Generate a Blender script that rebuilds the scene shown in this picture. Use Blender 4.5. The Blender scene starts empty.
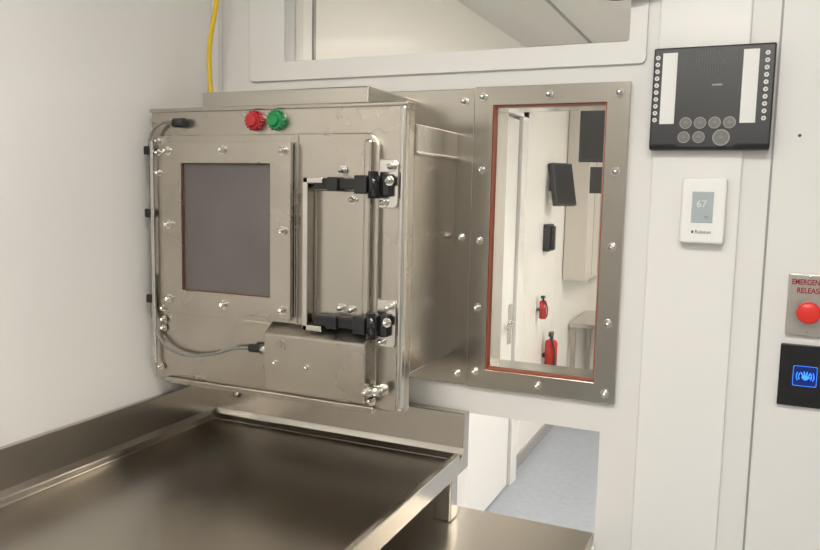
import bpy, bmesh, math
from mathutils import Vector, Matrix
S=bpy.context.scene
COL=S.collection
try:
    S.view_settings.view_transform='Standard'
    S.view_settings.look='None'
except Exception: pass

# ---------------------------------------------------------------- materials
def mat(name,base=(.8,.8,.8),metal=0,rough=.5,coat=0,emit=None,es=0,spec=.5,aniso=0):
    m=bpy.data.materials.new(name); m.use_nodes=True
    p=m.node_tree.nodes['Principled BSDF']
    p.inputs['Base Color'].default_value=(*base,1)
    p.inputs['Metallic'].default_value=metal
    p.inputs['Roughness'].default_value=rough
    p.inputs['Specular IOR Level'].default_value=spec
    if coat:
        p.inputs['Coat Weight'].default_value=coat
        p.inputs['Coat Roughness'].default_value=.08
    if emit:
        p.inputs['Emission Color'].default_value=(*emit,1)
        p.inputs['Emission Strength'].default_value=es
    return m
def noise_mat(m,scale=(1,1,1),nscale=5,detail=4,c1=None,c2=None,r1=None,r2=None,bump=0,bdist=.001):
    nt=m.node_tree; p=nt.nodes['Principled BSDF']
    tc=nt.nodes.new('ShaderNodeTexCoord'); mp=nt.nodes.new('ShaderNodeMapping')
    mp.inputs['Scale'].default_value=scale
    nz=nt.nodes.new('ShaderNodeTexNoise'); nz.inputs['Scale'].default_value=nscale; nz.inputs['Detail'].default_value=detail
    nt.links.new(tc.outputs['Object'],mp.inputs['Vector']); nt.links.new(mp.outputs['Vector'],nz.inputs['Vector'])
    if c1:
        cr=nt.nodes.new('ShaderNodeValToRGB'); cr.color_ramp.elements[0].color=(*c1,1); cr.color_ramp.elements[1].color=(*c2,1)
        cr.color_ramp.elements[0].position=.3; cr.color_ramp.elements[1].position=.7
        nt.links.new(nz.outputs['Fac'],cr.inputs['Fac']); nt.links.new(cr.outputs['Color'],p.inputs['Base Color'])
    if r1 is not None:
        mr=nt.nodes.new('ShaderNodeMapRange'); mr.inputs['From Min'].default_value=.3; mr.inputs['From Max'].default_value=.7
        mr.inputs['To Min'].default_value=r1; mr.inputs['To Max'].default_value=r2
        nt.links.new(nz.outputs['Fac'],mr.inputs['Value']); nt.links.new(mr.outputs['Result'],p.inputs['Roughness'])
    if bump:
        b=nt.nodes.new('ShaderNodeBump'); b.inputs['Strength'].default_value=bump; b.inputs['Distance'].default_value=bdist
        nt.links.new(nz.outputs['Fac'],b.inputs['Height']); nt.links.new(b.outputs['Normal'],p.inputs['Normal'])
    return m
M={}
M['wall']=noise_mat(mat('wall_white_gloss',(.80,.785,.75),0,.12,coat=.4),(1,1,1),1.2,2,(.80,.785,.755),(.82,.805,.775))
M['wall2']=mat('wall_white_satin',(.74,.725,.695),0,.25)
M['wall3']=mat('wall_grey_satin',(.45,.44,.42),0,.4)
M['wallc']=mat('corridor_wall_white',(.80,.78,.74),0,.35)
M['trimw']=mat('trim_white',(.78,.765,.735),0,.2)
M['ceil']=noise_mat(mat('ceiling_grey_white',(.74,.73,.70),0,.6),(1,1,1),3,2,(.73,.72,.69),(.76,.75,.72))
M['floor']=noise_mat(mat('floor_vinyl_bluegrey',(.38,.42,.46),0,.3),(1,1,1),30,5,(.33,.365,.41),(.38,.415,.46))
M['steelV']=noise_mat(mat('stainless_brushed_vertical',(.45,.42,.375),1,.33),(420,420,3),1.5,2,(.46,.425,.37),(.475,.44,.385),.24,.25)
M['steelH']=noise_mat(mat('stainless_brushed_horizontal',(.45,.42,.375),1,.33),(3,420,420),1.5,2,(.485,.455,.405),(.50,.47,.42),.24,.25)
M['steelM']=noise_mat(mat('stainless_mill_mottled',(.45,.42,.375),1,.36),(1,1,1),9,6,(.47,.43,.37),(.53,.49,.43),.25,.33)
M['steelT']=noise_mat(mat('stainless_table_top',(.4,.37,.33),1,.24),(1,1,1),2.5,3,(.42,.385,.335),(.47,.435,.385),.22,.27)
M['steelB']=mat('stainless_backsplash',(.54,.505,.455),1,.24)
M['steelL']=mat('stainless_polished',(.62,.595,.55),1,.2)
M['bolt']=mat('bolt_stainless',(.68,.66,.62),1,.18)
M['black']=mat('black_plastic',(.012,.012,.013),0,.35)
M['blackg']=mat('black_gloss',(.012,.012,.013),0,.12)
M['rubber']=mat('rubber_black',(.02,.02,.02),0,.6)
M['gask']=mat('gasket_red_orange',(.36,.065,.02),0,.5)
M['gask2']=mat('gasket_dark_red',(.13,.035,.02),0,.5)
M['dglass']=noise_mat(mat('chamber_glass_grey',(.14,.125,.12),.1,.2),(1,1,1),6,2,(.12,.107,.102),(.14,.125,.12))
M['red']=mat('red_lens',(.42,.01,.015),0,.2,coat=.4)
M['green']=mat('green_lens',(.0,.22,.06),0,.2,coat=.4)
M['redb']=mat('red_button',(.70,.03,.02),0,.3)
M['redt']=mat('red_lettering',(.30,.01,.01),0,.5)
M['grey']=mat('grey_cable',(.20,.19,.18),0,.4)
M['greyb']=mat('grey_button',(.30,.29,.28),0,.4)
M['yellow']=mat('yellow_tube',(.75,.52,.01),0,.35)
M['label']=mat('label_paper',(.72,.71,.68),0,.4)
M['whitep']=mat('white_plastic',(.82,.81,.78),0,.3)
M['doorw']=mat('door_white',(.8,.79,.76),0,.3)
M['lcd']=mat('lcd_grey',(.40,.45,.46),0,.2)
M['ink']=mat('ink_dark',(.05,.05,.06),0,.5)
M['blue']=mat('blue_backlit',(.0,.01,.06),0,.2,emit=(.01,.03,.35),es=.3)
M['cyan']=mat('cyan_led',(.05,.2,.9),0,.3,emit=(.03,.22,1.),es=1.3)
M['screen']=mat('screen_black',(.02,.02,.022),0,.12)
M['extred']=mat('extinguisher_red',(.5,.015,.012),0,.25)
M['lamp']=mat('lamp_diffuser',(1,1,1),0,.5,emit=(1,.96,.90),es=23)
M['lamp2']=mat('lamp_diffuser_corridor',(1,1,1),0,.5,emit=(1,.94,.87),es=26)
g=bpy.data.materials.new('window_glass'); g.use_nodes=True; nt=g.node_tree; nt.nodes.clear()
o=nt.nodes.new('ShaderNodeOutputMaterial'); mx=nt.nodes.new('ShaderNodeMixShader'); tr=nt.nodes.new('ShaderNodeBsdfTransparent')
gl=nt.nodes.new('ShaderNodeBsdfGlossy'); gl.inputs['Roughness'].default_value=.02; fr=nt.nodes.new('ShaderNodeFresnel'); fr.inputs['IOR'].default_value=1.4
tr.inputs['Color'].default_value=(.96,.96,.94,1)
nt.links.new(fr.outputs[0],mx.inputs[0]); nt.links.new(tr.outputs[0],mx.inputs[1]); nt.links.new(gl.outputs[0],mx.inputs[2]); nt.links.new(mx.outputs[0],o.inputs[0])
M['glass']=g

# ---------------------------------------------------------------- helpers
def empty(name,loc=(0,0,0)):
    e=bpy.data.objects.new(name,None); e.empty_display_size=.05; COL.objects.link(e); return e
def finish(bm,name,m,parent=None,bev=0,seg=2,smooth=False):
    bmesh.ops.recalc_face_normals(bm,faces=bm.faces)
    me=bpy.data.meshes.new(name); bm.to_mesh(me); bm.free()
    if m: me.materials.append(M[m] if isinstance(m,str) else m)
    ob=bpy.data.objects.new(name,me); COL.objects.link(ob)
    if smooth:
        for p in me.polygons: p.use_smooth=True
    if bev:
        b=ob.modifiers.new('bevel','BEVEL'); b.width=bev; b.segments=seg; b.limit_method='ANGLE'; b.angle_limit=math.radians(40)
        b.harden_normals=False
    if parent: ob.parent=parent
    return ob
def addbox(bm,lo,hi):
    vs=[bm.verts.new((x,y,z)) for x in (lo[0],hi[0]) for y in (lo[1],hi[1]) for z in (lo[2],hi[2])]
    for f in ((0,1,3,2),(4,6,7,5),(0,4,5,1),(2,3,7,6),(0,2,6,4),(1,5,7,3)): bm.faces.new([vs[i] for i in f])
def box(name,lo,hi,m,parent=None,bev=0):
    bm=bmesh.new(); addbox(bm,lo,hi); return finish(bm,name,m,parent,bev)
def boxes(name,L,m,parent=None,bev=0):
    bm=bmesh.new()
    for lo,hi in L: addbox(bm,lo,hi)
    return finish(bm,name,m,parent,bev)
def addcyl(bm,c,ax,r,h,seg=24,r2=None):
    ax=Vector(ax).normalized(); q=Vector((0,0,1)).rotation_difference(ax).to_matrix().to_4x4()
    mtx=Matrix.Translation(Vector(c)+ax*h/2)@q
    bmesh.ops.create_cone(bm,cap_ends=True,segments=seg,radius1=r,radius2=r if r2 is None else r2,depth=h,matrix=mtx)
def addsph(bm,c,r,sc=(1,1,1),u=16,v=10):
    bmesh.ops.create_uvsphere(bm,u_segments=u,v_segments=v,radius=r,matrix=Matrix.Translation(c)@Matrix.Diagonal((*sc,1)))
def cyl(name,c,ax,r,h,m,parent=None,seg=32,bev=0,r2=None):
    bm=bmesh.new(); addcyl(bm,c,ax,r,h,seg,r2); ob=finish(bm,name,m,parent,bev)
    for p in ob.data.polygons: p.use_smooth=len(p.vertices)==4
    return ob
def bolts(name,pts,m,parent,ax=(0,-1,0),k=1.0):
    bm=bmesh.new(); ax=Vector(ax)
    for c in pts:
        c=Vector(c)
        addcyl(bm,c,ax,.0095*k,.002,24); addcyl(bm,c+ax*.002,ax,.0066*k,.006*k,6)
        addcyl(bm,c+ax*(.002+.006*k),ax,.0055*k,.003*k,16); addsph(bm,c+ax*(.002+.009*k),.0055*k)
    return finish(bm,name,m,parent,.0006)
def rr(x0,x1,z0,z1,r,n=6):
    pts=[]
    for cx,cz,a0 in ((x1-r,z1-r,0),(x0+r,z1-r,90),(x0+r,z0+r,180),(x1-r,z0+r,270)):
        for i in range(n+1):
            a=math.radians(a0+90*i/n); pts.append((cx+r*math.cos(a),cz+r*math.sin(a)))
    return pts
def plate(name,x0,x1,z0,z1,y0,y1,r,m,parent=None,bev=.0015):
    bm=bmesh.new(); P=rr(x0,x1,z0,z1,max(r,.0005))
    vs=[bm.verts.new((x,y0,z)) for x,z in P]; f=bm.faces.new(vs)
    ex=bmesh.ops.extrude_face_region(bm,geom=[f]); 
    bmesh.ops.translate(bm,verts=[v for v in ex['geom'] if isinstance(v,bmesh.types.BMVert)],vec=(0,y1-y0,0))
    return finish(bm,name,m,parent,bev)
def ring(name,o,i,y0,y1,ro,ri,m,parent=None,bev=.0012):
    bm=bmesh.new(); A=rr(*o,max(ro,.0004)); B=rr(*i,max(ri,.0004)); n=len(A)
    R=[[bm.verts.new((x,y,z)) for x,z in Q] for Q,y in ((A,y0),(B,y0),(B,y1),(A,y1))]
    for k in range(4):
        a,b=R[k],R[(k+1)%4]
        for j in range(n): bm.faces.new((a[j],a[(j+1)%n],b[(j+1)%n],b[j]))
    return finish(bm,name,m,parent,bev)
def tube(name,pts,r,m,parent=None):
    cu=bpy.data.curves.new(name,'CURVE'); cu.dimensions='3D'; cu.bevel_depth=r; cu.bevel_resolution=4; cu.resolution_u=12; cu.use_fill_caps=True
    sp=cu.splines.new('BEZIER'); sp.bezier_points.add(len(pts)-1)
    for b,p in zip(sp.bezier_points,pts): b.co=p; b.handle_left_type=b.handle_right_type='AUTO'
    cu.materials.append(M[m]); ob=bpy.data.objects.new(name,cu); COL.objects.link(ob)
    dg=bpy.context.evaluated_depsgraph_get(); me=bpy.data.meshes.new_from_object(ob.evaluated_get(dg)); 
    bpy.data.objects.remove(ob); me.name=name
    for p in me.polygons: p.use_smooth=True
    o2=bpy.data.objects.new(name,me); COL.objects.link(o2)
    if parent: o2.parent=parent
    return o2
def text(name,s,loc,size,m,parent=None,ext=.0003,bold=0,sx=1):
    cu=bpy.data.curves.new(name,'FONT'); cu.body=s; cu.size=size; cu.align_x='CENTER'; cu.align_y='CENTER'; cu.extrude=ext; cu.offset=bold
    cu.materials.append(M[m]); ob=bpy.data.objects.new(name,cu); COL.objects.link(ob)
    ob.location=loc; ob.rotation_euler=(math.pi/2,0,0); ob.scale=(sx,1,1)
    if parent: ob.parent=parent
    return ob

# ---------------------------------------------------------------- room shell
WX=-1.268
def gridwall(name,xs,zs,holes,y0,y1,m):
    bm=bmesh.new(); V={}
    def inh(x,z): return any(h[0]<x<h[1] and h[2]<z<h[3] for h in holes)
    def v(i,j,y):
        k=(i,j,y)
        if k not in V: V[k]=bm.verts.new((xs[i],y,zs[j]))
        return V[k]
    solid={}
    for i in range(len(xs)-1):
        for j in range(len(zs)-1):
            solid[(i,j)]=not inh((xs[i]+xs[i+1])/2,(zs[j]+zs[j+1])/2)
    for (i,j),s in solid.items():
        if not s: continue
        for y in (y0,y1): bm.faces.new((v(i,j,y),v(i+1,j,y),v(i+1,j+1,y),v(i,j+1,y)))
        for di,dj,a,b in ((-1,0,(i,j),(i,j+1)),(1,0,(i+1,j),(i+1,j+1)),(0,-1,(i,j),(i+1,j)),(0,1,(i,j+1),(i+1,j+1))):
            if not solid.get((i+di,j+dj),False):
                bm.faces.new((v(*a,y0),v(*b,y0),v(*b,y1),v(*a,y1)))
    return finish(bm,name,m)
holes=[(-1.06,-.24,1.81,2.17),(-.518,-.276,1.106,1.69),(-.585,-.26,.70,.997)]
gridwall('wall_back',[WX,-1.06,-.585,-.518,-.276,-.26,-.24,2.0],[0,.70,.997,1.106,1.69,1.81,2.17,2.5],holes,1.6,1.68,'wall2')
box('wall_left',(WX-.08,-2.2,0),(WX,1.68,2.5),'wall')
box('wall_right',(2.0,-2.2,0),(2.08,1.68,2.5),'wall')
box('wall_front',(WX-.08,-2.28,0),(2.08,-2.2,2.5),'wall3')
box('floor',(-1.5,-2.3,-.06),(2.2,6.0,0),'floor')
box('ceiling',(WX-.08,-2.28,2.5),(2.08,1.68,2.56),'ceil')
box('wall_corridor_left',(-1.16,1.68,0),(-1.08,5.84,2.3),'wallc')
box('wall_corridor_right',(1.3,1.68,0),(1.38,5.84,2.3),'wallc')
box('wall_corridor_end',(-1.16,5.76,0),(1.38,5.84,2.3),'wallc')
box('ceiling_corridor',(-1.16,1.68,2.24),(1.38,5.84,2.3),'ceil')
L=[]
for x in (-.75,-.15,.45): L.append(((x-.006,1.7,2.234),(x+.006,5.76,2.24)))
for y in (2.6,3.8,5.0): L.append(((-1.08,y-.006,2.234),(1.3,y+.006,2.24)))
boxes('trim_ceiling_grid',L,'greyb')
ring('trim_upper_window',(-1.162,-.205,1.765,2.24),(-1.06,-.24,1.81,2.17),1.592,1.6,.012,.006,'trimw',None,.002)
box('trim_panel_batten',(-.183,1.593,0),(-.016,1.6,2.5),'trimw',None,.003)
box('trim_panel_seam',(.033,1.5985,0),(.037,1.6,2.5),'greyb')
box('trim_corner',(WX,1.575,0),(WX+.02,1.6,2.5),'trimw',None,.004)
w1=empty('window_1'); box('pane',(-1.06,1.64,1.81),(-.24,1.644,2.17),'glass',w1)
box('mullion_gasket',(-1.022,1.66,1.81),(-1.016,1.67,2.17),'greyb',w1)
w2=empty('window_2')
ring('frame',(-.561,-.231,1.064,1.730),(-.518,-.276,1.106,1.69),1.586,1.6,.001,.001,'steelV',w2)
ring('gasket',(-.5178,-.2762,1.1062,1.6898),(-.5155,-.2785,1.1085,1.6875),1.590,1.604,.001,.001,'gask',w2,0)
ring('reveal',(-.5175,-.2765,1.1065,1.6895),(-.512,-.282,1.112,1.684),1.604,1.68,.001,.001,'steelL',w2,0)
box('pane',(-.514,1.615,1.110),(-.280,1.619,1.686),'glass',w2)
fp=[]
for z in (1.085,1.235,1.395,1.55,1.708): fp+=[(-.252,1.586,z)]
for z in (1.10,1.245,1.395,1.55,1.708): fp+=[(-.541,1.586,z)]
fp+=[(-.396,1.586,1.709),(-.396,1.586,1.085)]
bolts('frame_bolts',fp,'bolt',w2)

# ---------------------------------------------------------------- pass-through box
pb=empty('pass_through_chamber')
plate('wall_plate',-1.215,-.562,1.064,1.728,1.59,1.6,.002,'steelV',pb)
bolts('wall_plate_bolts',[(-.585,1.59,1.40),(-.585,1.59,1.70),(-.585,1.59,1.09)],'bolt',pb)
box('body',(-1.235,1.36,1.134),(-.603,1.592,1.633),'steelV',pb,.003)
box('body_side_band',(-.604,1.363,1.578),(-.598,1.588,1.632),'steelL',pb,.002)
box('body_side_band_edge',(-.604,1.363,1.572),(-.594,1.588,1.578),'steelL',pb,.001)
box('top_duct',(-1.127,1.37,1.63),(-.71,1.592,1.71),'steelH',pb,.003)
plate('front_flange',-1.243,-.603,1.058,1.672,1.335,1.362,.004,'steelM',pb,.003)
plate('front_tray',-1.236,-.660,1.072,1.613,1.324,1.336,.03,'steelM',pb,.003)
box('right_lip',(-.616,1.318,1.066),(-.603,1.340,1.664),'steelL',pb,.005)
box('flange_top_lip',(-1.243,1.328,1.664),(-.603,1.36,1.673),'steelH',pb,.003)
box('flange_bottom_lip',(-1.20,1.322,1.052),(-.665,1.36,1.066),'steelH',pb,.003)
dx0,dx1,dz0,dz1=-1.182,-.85,1.232,1.596
ring('view_frame_base',(dx0,dx1,dz0,dz1),(-1.135,-.897,1.270,1.555),1.319,1.326,.002,.002,'steelL',pb)
ring('view_frame_spacer',(dx0+.004,dx1-.004,dz0+.004,dz1-.004),(-1.135,-.897,1.270,1.555),1.312,1.319,.002,.002,'rubber',pb,0)
ring('view_frame_front',(dx0,dx1,dz0,dz1),(-1.132,-.90,1.273,1.552),1.302,1.312,.003,.003,'steelM',pb)
ring('view_gasket',(-1.1318,-.9002,1.2732,1.5518),(-1.1305,-.9015,1.2745,1.5505),1.3085,1.318,.002,.002,'gask2',pb,0)
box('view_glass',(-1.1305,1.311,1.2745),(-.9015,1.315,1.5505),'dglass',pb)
bolts('view_bolts',[(x,1.302,z) for x,z in ((-1.166,1.578),(-1.018,1.580),(-.868,1.578),(-1.166,1.418),(-.868,1.415),(-1.166,1.252),(-1.018,1.250),(-.868,1.250))],'bolt',pb,k=1.05)
box('door_leaf',(-1.215,1.320,1.215),(-.845,1.328,1.612),'steelM',pb,.002)
box('hinge_panel',(-.80,1.321,1.235),(-.69,1.326,1.500),'steelV',pb,.002)
boxes('pull_bracket',[((-.815,1.292,1.215),(-.803,1.326,1.525)),((-.815,1.292,1.513),(-.770,1.300,1.525)),((-.815,1.292,1.215),(-.770,1.300,1.227))],'steelL',pb,.002)
for i,z in enumerate((1.512,1.236)):
    h=[((-.795,1.298,z-.010),(-.69,1.322,z+.012)),((-.76,1.290,z-.013),(-.735,1.322,z+.014)),((-.70,1.292,z-.018),(-.672,1.326,z+.018))]
    boxes('hinge_arm_%d'%(i+1),h,'black',pb,.003)
    cyl('hinge_barrel_%d'%(i+1),(-.662,1.305,z-.026),(0,0,1),.012,.052,'blackg',pb)
    boxes('hinge_leaf_%d'%(i+1),[((-.668,1.312,z-.022),(-.632,1.325,z+.022))],'blackg',pb,.003)
    plate('hinge_plate_%d'%(i+1),-.672,-.620,z-.045,z+.05,1.326,1.3355,.012,'steelL',pb)
    bolts('hinge_bolts_%d'%(i+1),[(-.634,1.326,z+.036),(-.650,1.326,z-.034),(-.632,1.312,z+.008),(-.715,1.322,z+.026 if i else z-.03),(-.74,1.322,z+.028)],'bolt',pb,k=1.0)
box('hinge_rod_cover',(-.690,1.312,1.10),(-.672,1.328,1.60),'steelV',pb,.005)
cyl('latch_barrel',(-.672,1.312,1.103),(1,0,0),.012,.03,'bolt',pb)
bolts('latch_bolts',[(-.640,1.320,1.108),(-.668,1.300,1.103),(-.668,1.318,1.082)],'bolt',pb,k=1.2)
bm=bmesh.new()
pr=[(1.335,1.215),(1.318,1.222),(1.288,1.200),(1.288,1.082),(1.335,1.078)]
a=[bm.verts.new((-.905,y,z)) for y,z in pr]; b=[bm.verts.new((-.668,y,z)) for y,z in pr]
bm.faces.new(a); bm.faces.new(b)
for i in range(5): bm.faces.new((a[i],a[(i+1)%5],b[(i+1)%5],b[i]))
finish(bm,'lock_housing','steelM',pb,.003)
bolts('lock_bolts',[(-.80,1.288,1.14),(-.876,1.288,1.142)],'bolt',pb,k=.6)
bolts('lock_top_bolts',[(-.86,1.325,1.228)],'bolt',pb,k=.7)
cyl('cable_connector',(-.955,1.31,1.160),(1,0,0.05),.009,.05,'rubber',pb)
cyl('connector_nut',(-.925,1.31,1.161),(1,0,0),.012,.018,'bolt',pb,seg=6)
tube('cable',[(-1.230,1.318,1.30),(-1.228,1.315,1.22),(-1.205,1.31,1.155),(-1.15,1.308,1.128),(-1.06,1.308,1.135),(-.99,1.31,1.156),(-.94,1.31,1.160)],.0035,'grey',pb)
cyl('sensor_plug',(-1.165,1.322,1.640),(1,0,0),.010,.028,'rubber',pb)
tube('sensor_cable',[(-1.150,1.322,1.640),(-1.19,1.32,1.642),(-1.222,1.318,1.625),(-1.235,1.318,1.59),(-1.236,1.318,1.45),(-1.236,1.318,1.25),(-1.233,1.318,1.20)],.0035,'grey',pb)
boxes('cable_clips',[((-1.245,1.31,z-.010),(-1.228,1.335,z+.010)) for z in (1.58,1.44,1.245)],'black',pb,.003)
tube('side_rod',[(-1.221,1.312,1.60),(-1.221,1.312,1.40),(-1.221,1.312,1.10)],.005,'bolt',pb)
bolts('standoffs',[(-1.208,1.320,1.60),(-1.208,1.320,1.575),(-1.208,1.320,1.53),(-1.200,1.320,1.225),(-1.200,1.320,1.20),(-1.200,1.320,1.18),(-1.21,1.320,1.09)],'bolt',pb,k=.8)
cyl('bottom_nut',(-1.02,1.35,1.035),(0,0,1),.010,.03,'bolt',pb,seg=6)
for nm,x,m in (('indicator_red',-.955,'red'),('indicator_green',-.901,'green')):
    bm=bmesh.new(); c=Vector((x,1.335,1.641)); ax=Vector((0,-1,0))
    addcyl(bm,c,ax,.021,.006,32); addcyl(bm,c+ax*.006,ax,.019,.012,32,.0175); addcyl(bm,c+ax*.018,ax,.0145,.006,32,.011)
    for k in range(16):
        an=k*math.pi/8; p=c+Vector((.019*math.cos(an),-.006,.019*math.sin(an))); addcyl(bm,p,ax,.0022,.010,8)
    finish(bm,nm,m,pb,.0012)

# ---------------------------------------------------------------- steel table
tb=empty('stainless_sink_table')
X0,X1,Y0,Y1=-1.264,-.553,.45,1.592
box('basin_surface',(X0+.004,Y0+.02,.893),(X1-.02,Y1-.004,.903),'steelT',tb)
def strip(name,prof,axis,a0,a1,m):
    bm=bmesh.new()
    f=(lambda p,t:(p[0],t,p[1])) if axis=='y' else (lambda p,t:(t,p[0],p[1]))
    A=[bm.verts.new(f(p,a0)) for p in prof]; B=[bm.verts.new(f(p,a1)) for p in prof]
    bm.faces.new(A); bm.faces.new(B); n=len(prof)
    for i in range(n): bm.faces.new((A[i],A[(i+1)%n],B[(i+1)%n],B[i]))
    return finish(bm,name,m,tb,.0015)
strip('rim_right',[(X1,.872),(X1,.918),(X1-.012,.920),(X1-.030,.904),(X1-.030,.872)],'y',Y0,Y1-.056,'steelB')
strip('rim_front',[(Y0-.001,.872),(Y0-.001,.918),(Y0+.012,.920),(Y0+.030,.904),(Y0+.030,.872)],'x',X0,X1-.001,'steelB')
strip('backsplash_left',[(X0,.872),(X0,1.004),(X0+.014,1.004),(X0+.016,.925),(X0+.022,.911),(X0+.036,.904),(X0+.036,.872)],'y',Y0,Y1-.001,'steelB')
strip('backsplash_back',[(Y1,.872),(Y1,1.004),(Y1-.030,1.004),(Y1-.032,.925),(Y1-.038,.911),(Y1-.055,.904),(Y1-.055,.872)],'x',X0,X1,'steelB')
box('leg_1',(-.602,1.505,.77),(-.560,1.547,.895),'steelB',tb,.004)
box('leg_2',(-.602,.50,0),(-.560,.542,.895),'steelB',tb,.004)
box('leg_3',(-1.25,.50,0),(-1.208,.542,.895),'steelB',tb,.004)
box('leg_4',(-1.25,1.50,0),(-1.208,1.542,.895),'steelB',tb,.004)
M['bench']=mat('stainless_bench_satin',(.60,.55,.47),1,.35)
box('pass_bench',(-.98,1.15,.742),(-.262,1.602,.770),'bench',tb,.003)  # separate pass-through bench on its own legs, only grouped under the table
for i,(x,y) in enumerate(((-.97,1.16),(-.31,1.16),(-.97,1.55),(-.31,1.55))):
    box('bench_leg_%d'%(i+1),(x,y,0),(x+.04,y+.04,.745),'steelB',tb,.004)

# ---------------------------------------------------------------- wall devices
ic=empty('wall_intercom')
bm=bmesh.new(); yb=1.593
pr=[(yb,1.790),(yb-.022,1.788),(yb-.030,1.60),(yb-.022,1.592),(yb,1.592)]
a=[bm.verts.new((-.187,y,z)) for y,z in pr]; b=[bm.verts.new((.029,y,z)) for y,z in pr]
bm.faces.new(a); bm.faces.new(b)
for i in range(5): bm.faces.new((a[i],a[(i+1)%5],b[(i+1)%5],b[i]))
finish(bm,'case','black',ic,.003)
def fy(z): return yb-.022-.008*(1.788-z)/.188
def faceplate(name,x0,x1,z0,z1,m,t=.0012,parent=ic):
    bm=bmesh.new()
    vs=[bm.verts.new(p) for p in ((x0,fy(z0)-t,z0),(x1,fy(z0)-t,z0),(x1,fy(z1)-t,z1),(x0,fy(z1)-t,z1),(x0,fy(z0)+.001,z0),(x1,fy(z0)+.001,z0),(x1,fy(z1)+.001,z1),(x0,fy(z1)+.001,z1))]
    for f in ((0,1,2,3),(4,5,6,7),(0,1,5,4),(2,3,7,6),(1,2,6,5),(0,3,7,4)): bm.faces.new([vs[i] for i in f])
    return finish(bm,name,m,parent)
faceplate('label_strip_left',-.170,-.143,1.642,1.778,'label')
faceplate('label_strip_right',-.026,.001,1.642,1.778,'label')
faceplate('centre_panel',-.136,-.032,1.598,1.782,'black',.0008)
faceplate('status_mark',-.078,-.060,1.713,1.716,'greyb',.0012)
bm=bmesh.new()
for k in range(10):
    z=1.650+k*.0133
    for x in (-.179,.015): addcyl(bm,(x,fy(z),z),(0,-1,0),.0042,.002,16)
finish(bm,'station_buttons','label',ic)
bm=bmesh.new()
for k in range(10):
    z=1.650+k*.0133
    for x in (-.179,.015): addcyl(bm,(x,fy(z)-.002,z),(0,-1,0),.0020,.0006,16)
finish(bm,'station_button_caps','greyb',ic)
bm=bmesh.new()
for i in range(-5,6):
    for j in range(-5,6):
        if i*i+j*j<=28:
            x=-.084+i*.0048; z=1.758+j*.0044; addcyl(bm,(x,fy(z)-.0008,z),(0,-1,0),.0012,.0006,8)
M['grille']=mat('grille_dark_grey',(.09,.09,.09),0,.5)
M['btnf']=mat('button_face_grey',(.16,.155,.15),0,.4)
finish(bm,'speaker_grille','grille',ic)
BT=((-.121,1.643,.0112),(-.095,1.643,.0112),(-.069,1.643,.0112),(-.043,1.643,.0112),(-.123,1.616,.0112),(-.096,1.616,.0112),(-.056,1.615,.0155))
for nm,sc,m in (('call_button_rims',1.0,'greyb'),('call_button_faces',.84,'btnf')):
    bm=bmesh.new()
    for x,z,r in BT:
        addcyl(bm,(x,fy(z)-(.0 if sc==1 else .004),z),(0,-1,0),r*sc,.004 if sc==1 else .0006,24)
    finish(bm,nm,m,ic)
bm=bmesh.new()
for x,z,r in BT:
    y=fy(z)-.0048; addbox(bm,(x-.0035,y-.0004,z-.0006),(x+.0035,y,z+.0006)); addbox(bm,(x-.002,y-.0004,z+.002),(x+.002,y,z+.003))
finish(bm,'call_button_icons','greyb',ic)

th=empty('wall_thermostat')
box('case',(-.121,1.568,1.412),(-.040,1.593,1.538),'whitep',th,.004)
box('lcd',(-.101,1.5665,1.452),(-.062,1.5685,1.512),'lcd',th,.0008)
text('reading','67',(-.083,1.566,1.488),.019,'label',th)
text('reading_small','72',(-.074,1.566,1.463),.007,'ink',th)
text('maker_name','Relaton',(-.078,1.5675,1.434),.0095,'ink',th)
boxes('name_mark',[((-.099,1.5674,1.4315),(-.0955,1.568,1.4365))],'ink',th)

er=empty('emergency_release_button')
M['plateS']=mat('sign_plate_satin',(.50,.47,.43),1,.4)
plate('plate',.079,.151,1.244,1.361,1.590,1.6,.003,'plateS',er)
text('text_line_1','EMERGENCY',(.115,1.5893,1.346),.0145,'redt',er,bold=.0003,sx=.74)
text('text_line_2','RELEASE',(.115,1.5893,1.330),.0145,'redt',er,bold=.0003,sx=.80)
cyl('collar',(.115,1.590,1.291),(0,-1,0),.019,.008,'bolt',er)
cyl('stem',(.115,1.582,1.291),(0,-1,0),.013,.010,'redb',er)
bm=bmesh.new(); addcyl(bm,(.115,1.572,1.291),(0,-1,0),.021,.008,40,.020); addsph(bm,(.115,1.565,1.291),.020,(1,.28,1),32,16)
finish(bm,'mushroom_cap','redb',er,smooth=True)
bolts('screws',[(.115,1.59,1.3565),(.115,1.59,1.251)],'bolt',er,k=.25)

ts=empty('touchless_door_sensor')
plate('plate',.074,.150,1.106,1.226,1.591,1.6,.003,'blackg',ts)
plate('lit_window',.098,.139,1.147,1.186,1.5902,1.5912,.003,'blue',ts,0)
ring('lit_border',(.098,.139,1.147,1.186),(.0988,.1382,1.1478,1.1852),1.5898,1.5902,.003,.003,'cyan',ts,0)
bm=bmesh.new()
def blob(cx,cz,w,h,a):
    mt=Matrix.Translation((cx,1.5897,cz))@Matrix.Rotation(a,4,'Y')@Matrix.Diagonal((w,.0005,h,1))
    bmesh.ops.create_uvsphere(bm,u_segments=12,v_segments=8,radius=1,matrix=mt)
blob(.119,1.164,.006,.005,.3)
for k,(dx,a) in enumerate(((-.004,-.5),(-.001,-.2),(.002,.1),(.005,.35))): blob(.119+dx*1.4,1.172-abs(dx)*.4,.0012,.005,a)
blob(.126,1.164,.0045,.0013,-.4)
for s in (-1,1):
    for rr_ in (.011,.015):
        for t in range(-3,4):
            an=t*.16+(0 if s==1 else math.pi)
            blob(.119+rr_*math.cos(an),1.166+rr_*math.sin(an),.0009,.0014,0)
finish(bm,'wave_hand_icon','cyan',ts)
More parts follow.
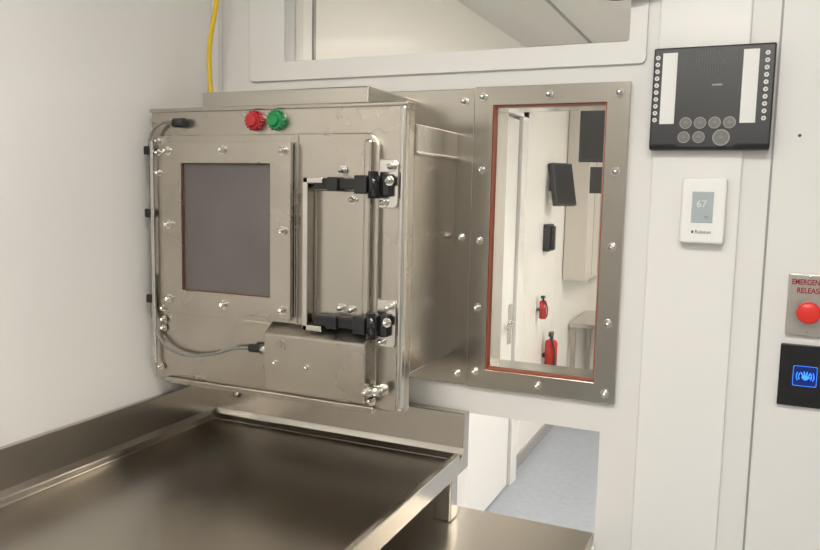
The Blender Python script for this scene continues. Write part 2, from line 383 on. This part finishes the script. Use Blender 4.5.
cyl('wall_plug',(.079,1.5995,1.62),(0,-1,0),.003,.001,'ink')
tube('black_conduit',[(-.36,1.565,2.0),(-.30,1.565,1.905),(-.22,1.565,1.898),(-.15,1.565,1.93),(-.09,1.565,1.912),(0,1.56,1.902),(.10,1.56,1.92),(.18,1.56,1.89),(.4,1.56,1.93)],.010,'rubber')
tube('yellow_air_tube',[(-1.18,1.5,2.49),(-1.180,1.5,2.1),(-1.188,1.5,1.95),(-1.212,1.5,1.83),(-1.209,1.5,1.74),(-1.20,1.5,1.632)],.0058,'yellow')

# ---------------------------------------------------------------- adjoining room contents
d=empty('door_1')
box('leaf',(-1.078,2.75,.01),(-1.045,3.62,1.86),'doorw',d,.003)
boxes('jambs',[((-1.08,3.64,0),(-1.03,3.74,1.93)),((-1.08,2.62,0),(-1.03,2.73,1.93)),((-1.08,2.62,1.875),(-1.03,3.74,1.93))],'trimw',d,.004)
boxes('seal',[((-1.08,3.622,0),(-1.048,3.638,1.875)),((-1.08,3.742,0),(-1.06,3.762,1.93))],'greyb',d)
cyl('handle_rose',(-1.045,3.56,.86),(1,0,0),.025,.012,'bolt',d)
boxes('handle_lever',[((-1.035,3.44,.85),(-1.015,3.57,.87))],'bolt',d,.004)
box('handle_plate',(-1.045,3.535,.76),(-1.038,3.585,.96),'bolt',d,.003)
box('baseboard_corridor_left',(-1.08,3.77,0),(-1.068,5.76,.07),'greyb')
def tv(name,c,w,h,rz,t=.035,rx=-6,arms=True):
    e=empty(name); 
    box('bezel',(-w/2,-t/2,-h/2),(w/2,t/2,h/2),'black',e,.004); box('screen',(-w/2+.012,-t/2-.002,-h/2+.012),(w/2-.012,-t/2+.004,h/2-.012),'screen',e)
    if arms: boxes('mount_arm',[((-.02,t/2,-.02),(.02,t/2+.10,.02)),((-.05,t/2,-.05),(.05,t/2+.015,.05))],'black',e)
    e.location=c; e.rotation_euler=(math.radians(rx),0,rz); return e
tv('wall_monitor',(-1.0,4.40,1.56),.17,.25,math.radians(60),rx=-12)
m2=tv('wall_monitor',(-.50,3.25,1.77),.34,.26,math.radians(10),arms=False,rx=0)
boxes('long_arm',[((-.59,.015,.13),(.03,.05,.165)),((-.02,.015,-.05),(.02,.05,.165))],'black',m2)
boxes('lower_bar',[((-.12,-.01,-.26),(.14,.02,-.15)),((-.03,.0,-.16),(.03,.02,-.12))],'black',m2)
ph=empty('wall_telephone'); boxes('body',[((-1.08,4.31,1.17),(-1.04,4.42,1.33))],'black',ph,.006); boxes('handset',[((-1.04,4.33,1.18),(-1.015,4.36,1.32))],'blackg',ph,.006)
def ext(c,k=1):
    e=empty('fire_extinguisher'); bm=bmesh.new(); x,y,z=c
    addcyl(bm,(x,y,z),(0,0,1),.05*k,.22*k,24); addsph(bm,(x,y,z+.22*k),.05*k,(1,1,.6)); addsph(bm,(x,y,z),.05*k,(1,1,.3)); finish(bm,'cylinder_body','extred',e,smooth=True)
    bm=bmesh.new(); addcyl(bm,(x,y,z+.24*k),(0,0,1),.015*k,.05*k,12); addbox(bm,(x-.01,y-.06*k,z+.28*k),(x+.01,y+.03*k,z+.295*k)); addbox(bm,(x-.01,y-.06*k,z+.30*k),(x+.01,y+.02*k,z+.312*k)); finish(bm,'valve_lever',"black",e)
    tube('hose',[(x+.0,y-.02*k,z+.26*k),(x+.03,y-.06*k,z+.18*k),(x+.03,y-.055*k,z+.03*k)],.008*k,'rubber',e)
    box('bracket',(-1.08,y-.02,z+.1*k),(x-.03*k,y+.02,z+.13*k),'black',e)
ext((-1.03,4.42,.45),.75); ext((-1.045,4.24,.79),.42)
fb=empty('steel_side_table')
box('top',(-1.07,5.1,.60),(-.75,5.74,.63),'steelL',fb,.003)
for i,(x,y) in enumerate(((-1.06,5.12),(-.79,5.12),(-1.06,5.69),(-.79,5.69))): box('leg_%d'%(i+1),(x,y,0),(x+.03,y+.03,.60),'steelV',fb)
M['cab']=mat('cabinet_beige',(.60,.56,.50),0,.3)
wc=empty('wall_cabinet'); box('carcass',(-1.075,4.85,.95),(-.93,5.70,2.1),'cab',wc,.003)
boxes('door_gaps',[((-.932,y,.97),(-.928,y+.01,2.08)) for y in (5.05,5.27,5.48)],'greyb',wc)

# ---------------------------------------------------------------- lamps
def lamp(name,x0,x1,y0,y1,z,m):
    e=empty(name); boxes('housing',[((x0-.02,y0-.02,z-.03),(x1+.02,y0,z)),((x0-.02,y1,z-.03),(x1+.02,y1+.02,z)),((x0-.02,y0,z-.03),(x0,y1,z)),((x1,y0,z-.03),(x1+.02,y1,z))],'trimw',e)
    box('diffuser',(x0,y0,z-.02),(x1,y1,z-.002),m,e)
lamp('ceiling_light',-.8,.4,-.1,.3,2.5,'lamp')
lamp('ceiling_light',-.5,.7,-1.5,-1.1,2.5,'lamp')
lamp('ceiling_light',.2,1.1,2.1,2.6,2.24,'lamp2')
lamp('ceiling_light',.2,1.1,4.0,4.5,2.24,'lamp2')
w=bpy.data.worlds.new('world'); S.world=w; w.use_nodes=True
w.node_tree.nodes['Background'].inputs[0].default_value=(1,.96,.9,1); w.node_tree.nodes['Background'].inputs[1].default_value=.1

# ---------------------------------------------------------------- camera
f=752.
Yc=Vector((339,-76,f)).normalized()
Xc=-Vector((-1698,-119,f)); Xc=(Xc-Yc*Xc.dot(Yc)).normalized()
Zc=Xc.cross(Yc)
R=Matrix(((Xc.x,-Xc.y,-Xc.z),(Yc.x,-Yc.y,-Yc.z),(Zc.x,-Zc.y,-Zc.z)))
cd=bpy.data.cameras.new('camera'); cam=bpy.data.objects.new('camera',cd); COL.objects.link(cam)
cam.matrix_world=Matrix.Translation((0,0,1.5))@R.to_4x4()
cd.sensor_width=36; cd.lens=36*f/820; cd.clip_start=.01
S.camera=cam
